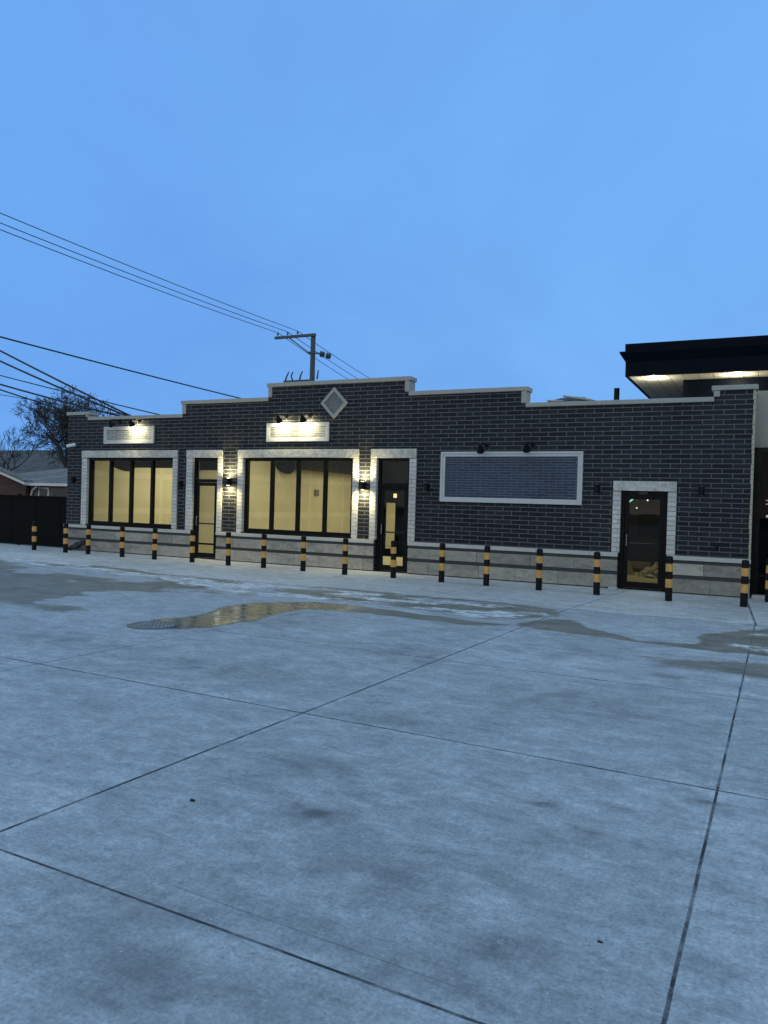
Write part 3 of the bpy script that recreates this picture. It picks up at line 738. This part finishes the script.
# ------------------------------------------------------------------ bollards
bp = thing('bollard', (0,0,0), '', '')
pst = MB(); pst.tube([(0,0,0),(0,0,.84),(0,0,.862),(0,0,.87)], [.066,.066,.055,.03], 20); pst.build('post', M['black'], bp, smooth=False)
for z0, z1 in ((.26,.425),(.57,.72)):
    MB().tube([(0,0,z0),(0,0,z1)], .0685, 20).build('reflective_band', M['amber'], bp)
BL = [(-20.07,16.60,'black bollard with amber bands before the black metal fence, furthest left'),(-18.68,16.55,'amber banded bollard at the left corner of the brick store'),
      (-17.79,16.58,'amber banded bollard beside the dark bundle at the stone base'),(-16.38,16.50,'amber banded bollard under the middle of the left shop window'),
      (-15.15,16.46,'amber banded bollard under the right end of the left shop window'),(-13.84,16.47,'amber banded bollard in front of the left glass door'),
      (-12.57,16.38,'amber banded bollard just right of the left door, below the lit lamp'),(-11.49,16.42,'amber banded bollard under the left end of the wider shop window'),
      (-10.27,16.36,'amber banded bollard under the middle of the wider shop window'),(-9.05,16.28,'amber banded bollard under the right end of the wider shop window'),
      (-7.79,16.34,'amber banded bollard in front of the middle glass door'),(-6.55,16.25,'amber banded bollard right of the middle door, left of the large brick panel'),
      (-5.48,16.20,'amber banded bollard under the left half of the large framed brick panel'),(-4.29,16.10,'amber banded bollard under the right end of the large framed brick panel'),
      (-3.09,16.06,'amber banded bollard just left of the short right door'),(-1.70,15.95,'amber banded bollard overlapping the right edge of the short right door'),
      (-.38,15.93,'amber banded bollard at the right corner of the brick store'),(.03,17.10,'amber banded bollard before the dark glass of the neighbouring building')]
rbb = random.Random(21)
for i, (x, y, lab) in enumerate(BL):
    o = bp if i == 0 else copy_tree(bp)
    o.location = (x, y, 0); o.rotation_euler = (R(rbb.uniform(-.7,.7)), R(rbb.uniform(-.7,.7)), rbb.random()*6)
    tag(o, lab, 'bollard', 'striped bollards along the storefront')

# ------------------------------------------------------------------ neighbouring building on the right
nb = thing('neighbouring_building', (3.5, 18.1, 0), 'taller building at the right edge with a black flat roof canopy and lit soffit', 'building')
def ringr(o, z): return [(-3.0-o, 18.09-o, z), (9+o, 18.09-o, z), (9+o, 30+o, z), (-3.0-o, 30+o, z)]
cn = MB(); cn.loft([ringr(-.06,4.74), ringr(-.06,4.725), ringr(0,4.725), ringr(0,5.04), ringr(.12,5.235), ringr(.12,5.265), ringr(.015,5.27), ringr(.015,5.45), ringr(-.3,5.45)])
fa = cn.build('roof_canopy', M['navy'], nb)
MB().box(-2.93,18.16,4.735,8.93,29.9,4.739).build('soffit', M['soffit'], nb)
MB().box(-1.86,18.98,3.72,8.5,29,4.733).build('upper_wall', M['navy'], nb)
MB().box(-.36,18.10,3.11,8.5,18.95,4.30).build('beige_panel', M['beige'], nb, bevel=.01)
gf = MB(); 
for x in (-.26, 1.3, 2.9, 4.5): gf.box(x, 17.9, .03, x+.08, 18.02, 3.1)
gf.box(-.335,17.885,0,-.26,18.09,3.1); gf.box(-.26,17.902,3.0,8.5,18.022,3.1); gf.box(-.26,17.902,0,8.5,18.022,.08); gf.box(-.18,17.905,.42,8.5,18.018,.47)
sf = gf.build('storefront_frame', M['frame'], nb, bevel=.004)
MB().box(-.18,17.95,.08,8.5,17.956,3.0).build('pane', M['glass_dark'], sf)
MB().box(-.26,18.95,0,8.5,19.05,3.7).build('back_wall', M['ceiling'], nb)
MB().box(-.28,17.55,.0,.0,17.88,.06).build('door_step', M['concrete_small'], nb, bevel=.01)
for i, x in enumerate((-2.42, -.73)):
    rl = MB().tube([(x,18.55,4.728),(x,18.55,4.7345)], .075, 20).build('recessed_light', M['lamp_on'], nb)
    lamp('soffit_light', 'POINT', (x, 18.52, 4.60), 26, (1,.90,.62), shadow_soft_size=.05)
for z, n in ((2.02,'upper'),(1.94,'lower')):  # glowing bars added behind the dark glass for its white marks
    tag(MB().tube([(-.08,18.6,z),(.25,18.6,z)], .009, 8).build('glow_bar', M['glow_white']), f'{n} white glowing bar seen through the dark glass at the right edge', 'lamp')
bead('glow_dot', (-.04,18.55,1.68), .032, M['glow_white'], 'round white glowing dot behind the dark glass at the right edge', 'lamp')  # glowing dot added behind the glass for the round white mark

# ------------------------------------------------------------------ small things by the wall
ds = MB(); rr = random.Random(12)
path = [(-19.55,17.35,.05),(-19.3,17.36,.10),(-19.05,17.38,.18),(-18.85,17.42,.30),(-18.7,17.44,.38)]
for k in range(7):
    pts = [(x+rr.uniform(-.05,.05), y-.05+rr.uniform(-.06,.06), max(.03, z+rr.uniform(-.07,.05))) for x, y, z in path]
    ds.tube(pts, [.02, .05, .06, .05, .02], 7)
tag(ds.build('dark_bundle', worn('black_sheeting', (.014,.015,.016), .5, var=.4), smooth=True), 'dark crumpled bundle lying against the stone base at the left corner', 'bundle')
tag(MB().box(-3.10,17.36,0,-2.92,17.50,.05).build('concrete_block', M['concrete_small'], bevel=.008), 'small pale slab on the ground at the left foot of the right door', 'slab')
dc = thing('drain_cover', (-7.41,8.05,.002), 'round iron drain cover at the left tip of the puddle', 'drain cover')
rim = MB(); rim.loft([[( -7.41+r*math.cos(a*math.pi/16), 8.05+r*math.sin(a*math.pi/16), z) for a in range(32)] for r, z in ((.33,.003),(.33,.010),(.29,.010),(.29,.004))], cap=False); rim.build('rim', worn('wet_iron', (.12,.12,.11), .4, .2), dc)
gr = MB()
for i in range(-4, 5):
    h = math.sqrt(max(0, .285**2-(i*.062)**2))
    gr.box(-7.41+i*.062-.014, 8.05-h, .004, -7.41+i*.062+.014, 8.05+h, .009)
for i in range(-3, 4):
    h = math.sqrt(max(0, .285**2-(i*.08)**2))
    gr.box(-7.41-h, 8.05+i*.08-.016, .0045, -7.41+h, 8.05+i*.08+.016, .0095)
gr.build('grate', worn('worn_iron', (.24,.24,.23), .5, .2), dc)
def chip(loc, r, label, m, seed):
    q = random.Random(seed); b = MB()
    b.loft([[(loc[0]+r*k*math.cos(j*math.pi/4)*q.uniform(.6,1.3), loc[1]+r*k*.6*math.sin(j*math.pi/4)*q.uniform(.6,1.3), z*r) for j in range(8)] for k, z in ((.8,.05),(1,.25),(.6,.5))])
    return tag(b.build('litter_scrap', m), label, 'litter')
lm = worn('dark_leaf', (.02,.018,.016), .7)
chip((-2.92,3.53,0), .022, 'small dark scrap lying mid-slab at the lower left of the lot', lm, 1)
chip((-.56,3.20,0), .012, 'tiny dark fleck low on the right slab near the long joint', lm, 2)

# ------------------------------------------------------------------ roof things
vp = MB().tube([(-3.63,20.7,3.70),(-3.63,20.7,4.86)], .07, 14)
tag(vp.build('vent_pipe', M['black']), 'short black vent pipe standing on the roof beside the canopy', 'vent pipe')
ru = thing('roof_debris', (-4.8,20.8,3.7), 'low heap of dark sheeting and boards on the roof behind the parapet', 'roof debris')
u = MB(); u.box(-5.5,20.6,3.7,-4.2,21.4,4.50); u.build('crate', M['roofing'], ru)
b1 = MB(); rr = random.Random(31)
b1.loft([[(-4.85+k*.62*math.cos(j*math.pi/8)*rr.uniform(.8,1.2), 21+k*.35*math.sin(j*math.pi/8), z+rr.uniform(-.03,.03)) for j in range(16)] for k, z in ((.95,4.51),(.9,4.58),(.6,4.66),(.2,4.70))])
b1.build('sheeting', worn('dark_tarp', (.03,.035,.04), .5, var=.5), ru)
b2 = MB(); b2.tube([(-5.45,20.7,4.60),(-4.15,20.9,4.56)], .025, 6); b2.tube([(-5.0,20.65,4.70),(-4.3,20.8,4.60)], .03, 6); b2.build('board', M['concrete_small'], ru)
mast = MB().tube([(-18.85,19.62,3.7),(-18.85,19.62,4.27)], .03, 8)
tag(mast.build('service_mast', M['black']), 'short service mast on the roof where the low cables land', 'mast')

# ------------------------------------------------------------------ utility pole and wires
up = thing('utility_pole', (-24.35,39.24,0), 'grey wooden utility pole with a one-sided crossarm rising behind the store', 'utility pole')
MB().tube([(-24.35,39.24,0),(-24.35,39.24,6),(-24.35,39.24,11.55)], [.20,.165,.14], 16).build('pole', M['wood'], up)
MB().box(-26.95,39.03,11.36,-24.1,39.15,11.52).build('crossarm', M['wood'], up, bevel=.01)
MB().tube([(-25.9,39.08,11.36),(-24.45,39.1,10.35)], .035, 6).build('brace', M['wood'], up)
wx3 = (-26.75,-26.05,-25.35)
for x in wx3:
    MB().tube([(x,39.09,11.52),(x,39.09,11.58),(x,39.09,11.60),(x,39.09,11.68),(x,39.09,11.74)], [.02,.02,.06,.06,.03], 10).build('insulator', M['porcelain'], up)
MB().tube([(-24.6,39.1,10.45),(-23.75,39.1,10.32)], .05, 6).build('side_bracket', M['wood'], up)
for x, z in ((-23.62,10.28),(-23.2,10.16)):
    MB().tube([(x-.12,39.1,z+.02),(x-.08,39.1,z+.02),(x,39.1,z),(x+.08,39.1,z-.02),(x+.12,39.1,z-.03)], [.04,.19,.10,.19,.04], 10).build('insulator', M['porcelain'], up)
MB().box(-26.2,39.0,8.72,-24.2,39.1,8.84).build('lower_arm', M['wood'], up)
rr = random.Random(2)
for x in (-26.1,-25.6,-25.1,-23.9):
    MB().tube([(x,39.05,8.84),(x+rr.uniform(-.1,.1),39.05,9.1),(x+rr.uniform(0,.25),39.05,9.35)], [.06,.05,.04], 6).build('cutout', M['porcelain'], up)
def wire(a, b, sag, r, label, n=24, cat='cable', group='overhead wires and cables'):
    a = Vector(a); b = Vector(b); pts = []
    for i in range(n+1):
        f = i/n; p = a.lerp(b, f); p.z -= sag*4*f*(1-f); pts.append(p)
    return tag(MB().tube(pts, r, 6).build('overhead_wire', M['wire'], smooth=True), label, cat, group)
for (x, z0, lab) in ((-25.35,11.75,'top thin power line running up left from the pole crossarm'),(-26.05,11.75,'middle thin power line of the three above the store'),(-26.75,11.75,'lowest thin power line of the three above the store')):
    xe = -24.5+(x+25.35)*.01; 
    ze = {-25.35:11.62, -26.05:11.28, -26.75:11.05}[x]
    # span towards the camera side, passing well left of it
    k = (39.09-18.53)/(39.09+8.)
    xa = x+(xe-x)/k; za = z0+(ze-.1+.0-z0+4*.45*k*(1-k))/k
    wire((x,39.09,z0), (xa,-8.,za), .45, .017, lab, 40)
for (x, xf, lab) in ((-25.35,-29.9,'right thin power line dropping behind the roof beyond the pole'),(-26.05,-31.5,'middle thin power line dropping behind the roof beyond the pole'),(-26.75,-32.6,'left thin power line dropping behind the roof beyond the pole')):
    wire((x,39.09,11.75), (xf-1.5,78.,11.2), .5, .02, lab, 30)
wire((-24.25,39.05,6.75), (-24.5,-6.,8.3), .28, .03, 'long single black cable sloping down to the store roof from upper left', 40)
for a, b, r, s, lab in (((-28.24,18.53,8.3),(-18.85,19.62,4.25),.032,.05,'upper thick cable of the pair dropping to the left roof corner'),
                  ((-28.22,18.53,7.78),(-18.85,19.62,4.22),.032,.08,'second thick cable of the pair dropping to the left roof corner'),
                  ((-28.18,18.53,6.7),(-16.2,19.62,4.05),.018,.05,'thin cable crossing to the middle of the left roof'),
                  ((-28.18,18.53,6.47),(-18.85,19.62,4.24),.03,.08,'lowest thick cable reaching the left roof corner'),
                  ((-28.17,18.53,6.35),(-20.4,24.,3.6),.026,.05,'short thick cable low at the left in front of the tree'),
                  ((-28.16,18.53,5.75),(-20.6,24.,4.6),.012,.04,'faint thin cable low at the left in front of the tree')):
    wire(a, b, s, r, lab)

# ------------------------------------------------------------------ fence, houses, trees on the left, set from image pixels at chosen depths
fc = thing('metal_fence', (-23.5,17.8,0), 'tall solid black fence left of the brick store', 'fence')
m = MB(); pts = []
x = -34.
while x < -19.95: pts += [(x,17.81),(x+1.1,17.81),(x+1.11,17.82),(x+1.13,17.82)]; x += 1.14
pts = [p for p in pts if p[0] < -20.2]+[(-19.84,17.81)]
m.loft([[(px, py, .03) for px, py in pts]+[(px, py+.012, .03) for px, py in reversed(pts)], [(px, py, 1.62) for px, py in pts]+[(px, py+.012, 1.62) for px, py in reversed(pts)]])
m.build('fence_panel', M['fence'], fc)
MB().box(-34.,17.78,1.60,-19.86,17.86,1.65).build('top_rail', M['fence'], fc)
for x in (-19.93,-22.4,-24.9,-27.4): MB().box(x,17.85,0,x+.08,17.93,1.7).build('fence_post', M['fence'], fc)

hs = thing('bungalow', (-35,29,0), 'low house with grey shingle roof, white fascia and red brick gable behind the fence', 'house')
MB().box(-40,27.6,0,-30.3,37,2.2).build('wall', M['siding'], hs)
rf = MB(); rf.loft([[(-40.4,27.25,2.22),(-30.0,27.25,2.22),(-30.0,38,2.22),(-40.4,38,2.22)], [(-37,32.6,3.22),(-33.2,32.6,3.26),(-33.2,33,3.26),(-37,33,3.22)]]); rf.build('roof', M['shingle'], hs)
MB().box(-33.6,27.15,2.10,-30.0,27.25,2.23).build('gutter', M['white_plastic'], hs, bevel=.01)
gw = MB(); gw.prism_xz([(-42,0),(-33.7,0),(-33.7,2.16),(-37.9,3.35),(-42,2.16)], 27.3, 27.5); gw.build('gable_wall', M['red_brick'], hs)
rk = MB(); rk.prism_xz([(-33.35,2.14),(-33.35,2.28),(-37.9,3.60),(-42.5,2.28),(-42.5,2.14),(-37.9,3.46)], 26.9, 27.29); rk.build('rake_board', M['white_plastic'], hs)
MB().prism_xz([(-33.3,2.285),(-33.3,2.36),(-37.9,3.68),(-42.55,2.36),(-42.55,2.285),(-37.9,3.605)], 26.85, 27.35).build('gable_roof', M['shingle'], hs)
MB().tube([(-32.75,27.2,2.12),(-33.0,27.3,2.0),(-33.4,27.45,1.88),(-33.55,27.5,1.6),(-33.55,27.5,.1)], .05, 8).build('downspout', M['white_plastic'], hs)
for x0, x1, mm in ((-33.1,-32.35,'white_plastic'),(-32.2,-30.55,'brown')):
    w = MB().box(x0,27.55,1.0,x1,27.599,2.04).build('window', M[mm], hs); MB().box(x0+.09,27.535,1.08,x1-.09,27.549,1.95).build('pane', M['pane_dark'] if 'pane_dark' in M else M.setdefault('pane_dark', worn('dark_pane', (.03,.03,.035), .1)), w)
h2 = thing('house', (-54,45,0), 'larger house with dark slate hip roof rising behind the bungalow', 'house')
MB().box(-66,41,0,-44.5,52,2.9).build('wall', M['siding'], h2)
MB().loft([[(-66.5,40.4,2.85),(-43.5,40.4,2.85),(-43.5,52.5,2.85),(-66.5,52.5,2.85)], [(-62,46,5.35),(-53.6,46,5.35),(-53.6,47,5.35),(-62,47,5.35)]]).build('roof', M['slate'], h2)

def bare_tree(name, base, label, seed, limbs, L0, trunk_h, r0, levels, twig, spread, squash=1.):
    q = random.Random(seed); root = thing(name, base, label, 'tree')
    tr = MB(); cr = MB(); bx = Vector(base)
    def grow(p, d, L, r, lev):
        n = 6 if lev < 3 else 4; pts = [p]; rad = [r]; dd = d.copy(); dirs = [dd.copy()]
        wob = .13+.03*lev
        for i in range(n):
            dd = (dd+Vector((q.gauss(0,wob), q.gauss(0,wob), q.gauss(.02,wob*.8)))).normalized()
            pts.append(pts[-1]+dd*L/n); rad.append(max(twig, r*(1-.5*(i+1)/n))); dirs.append(dd.copy())
        (tr if lev < 2 else cr).tube(pts, rad, 7 if lev < 2 else (5 if lev < 3 else 3), cap=lev < 2)
        if lev >= levels: return
        for k in range(q.choice((4,5,5)) if lev < 4 else q.choice((3,4))):
            i = n if k < 2 else q.randint(2, n)
            ax = dirs[i].cross(Vector((q.gauss(0,1), q.gauss(0,1), q.gauss(0,1)))).normalized()
            nd = Matrix.Rotation(q.uniform(.3,.75)*spread, 3, ax)@dirs[i]; nd.z = nd.z*squash+.06; nd.normalize()
            grow(pts[i], nd, L*q.uniform(.58,.80), max(twig, rad[i]*q.uniform(.5,.72)), lev+1)
    top = bx+Vector((.1, 0, trunk_h))
    tr.tube([bx, bx.lerp(top, .3), bx.lerp(top, .7), top], [r0*1.25, r0, r0*.92, r0*.9], 12)
    for k in range(limbs):
        a = 2*math.pi*(k+.3*q.random())/limbs
        d = Vector((math.cos(a)*.75, math.sin(a)*.6, q.uniform(.5, 1.0))).normalized()
        grow(top-Vector((0,0,.25*q.random())), d, L0*q.uniform(.85,1.15), r0*q.uniform(.45,.62), 1)
    tr.build('trunk', M['bark'], root, smooth=True); cr.build('crown', M['bark'], root)
    return root
bare_tree('bare_tree', (-41.9,37.2,0), 'big bare winter tree with a dense twiggy crown behind the left houses', 11, 6, 1.95, 3.6, .40, 6, .013, 1.15)
bare_tree('bare_tree', (-45.9,35.6,0), 'small thin bare tree left of the big tree', 5, 4, 1.3, 3.2, .10, 4, .011, .7)

# ------------------------------------------------------------------ sky, sun, camera
w = bpy.data.worlds.new('World'); sc.world = w; w.use_nodes = True
class WN: node_tree = w.node_tree
t = NT(WN); bg = t.n['Background']
d = t.new('ShaderNodeTexCoord').outputs['Generated']; dx, dy, dz = t.sep(d)
sky = t.new('ShaderNodeTexSky'); sky.sky_type = 'NISHITA'; sky.sun_disc = False
sky.sun_elevation = R(3.); sky.sun_rotation = R(180); sky.altitude = 180; sky.air_density = 1.; sky.dust_density = .6; sky.ozone_density = 3.
# thick blue dusk cloud: nearly even ahead, paler overhead and behind the camera where the last light is
cl = t.noise(t.comb(t.math('DIVIDE', dx, t.math('ADD', dz, .35)), t.math('DIVIDE', dy, t.math('ADD', dz, .35)), 0.), 1.1, 6, .55, .6)
front = t.mix(t.ramp(dz, .0, .42), (.178,.425,.89), (.170,.425,.90))
front = t.mix(t.ramp(dx, -.95, -.25, 1., 0.), front, (.140,.365,.85))
over = (.42,.65,.88); back = (.60,.66,.69)
up = t.ramp(dz, .50, 1.0)
c = t.mix(up, front, over)
c = t.mix(t.ramp(dy, .35, -.55), c, t.mix(t.ramp(dz, .1, .9), back, over))
f = t.ramp(cl, .25, .75, .87, 1.12, False)
c = t.mix(1., c, t.comb(f, f, t.math('POWER', f, .6)), 'MULTIPLY')
c = t.mix(.008, c, sky.outputs[0])
t.put(bg.inputs['Color'], c); bg.inputs['Strength'].default_value = 1.
sun = lamp('sun', 'SUN', (0,-20,30), .12, (1.,.95,.88), angle=R(60))
sun.rotation_euler = (R(90-18), 0, 0)

cam = bpy.data.cameras.new('camera'); co = bpy.data.objects.new('camera', cam); COL.objects.link(co)
r_ = Vector((.895984,.443204,.02797)); u_ = Vector((-.03041,-.001602,.999536)); f_ = Vector((-.443043,.896419,-.012042))
mw = Matrix((( r_.x,u_.x,-f_.x,0),(r_.y,u_.y,-f_.y,0),(r_.z,u_.z,-f_.z,1.744),(0,0,0,1)))
co.matrix_world = mw
cam.sensor_fit = 'HORIZONTAL'; cam.sensor_width = 36; cam.lens = 780/768*36; cam.clip_start = .05; cam.clip_end = 2000
sc.camera = co
sc.view_settings.view_transform = 'Standard'; sc.view_settings.look = 'None'; sc.view_settings.gamma = 1; sc.view_settings.exposure = 0
sc.view_settings.use_curve_mapping = False
sc.render.engine = 'CYCLES'
sc.cycles.use_denoising = True
sc.cycles.max_bounces = 8; sc.cycles.transparent_max_bounces = 12
sc.cycles.sample_clamp_indirect = 6.; sc.cycles.caustics_reflective = False; sc.cycles.caustics_refractive = False
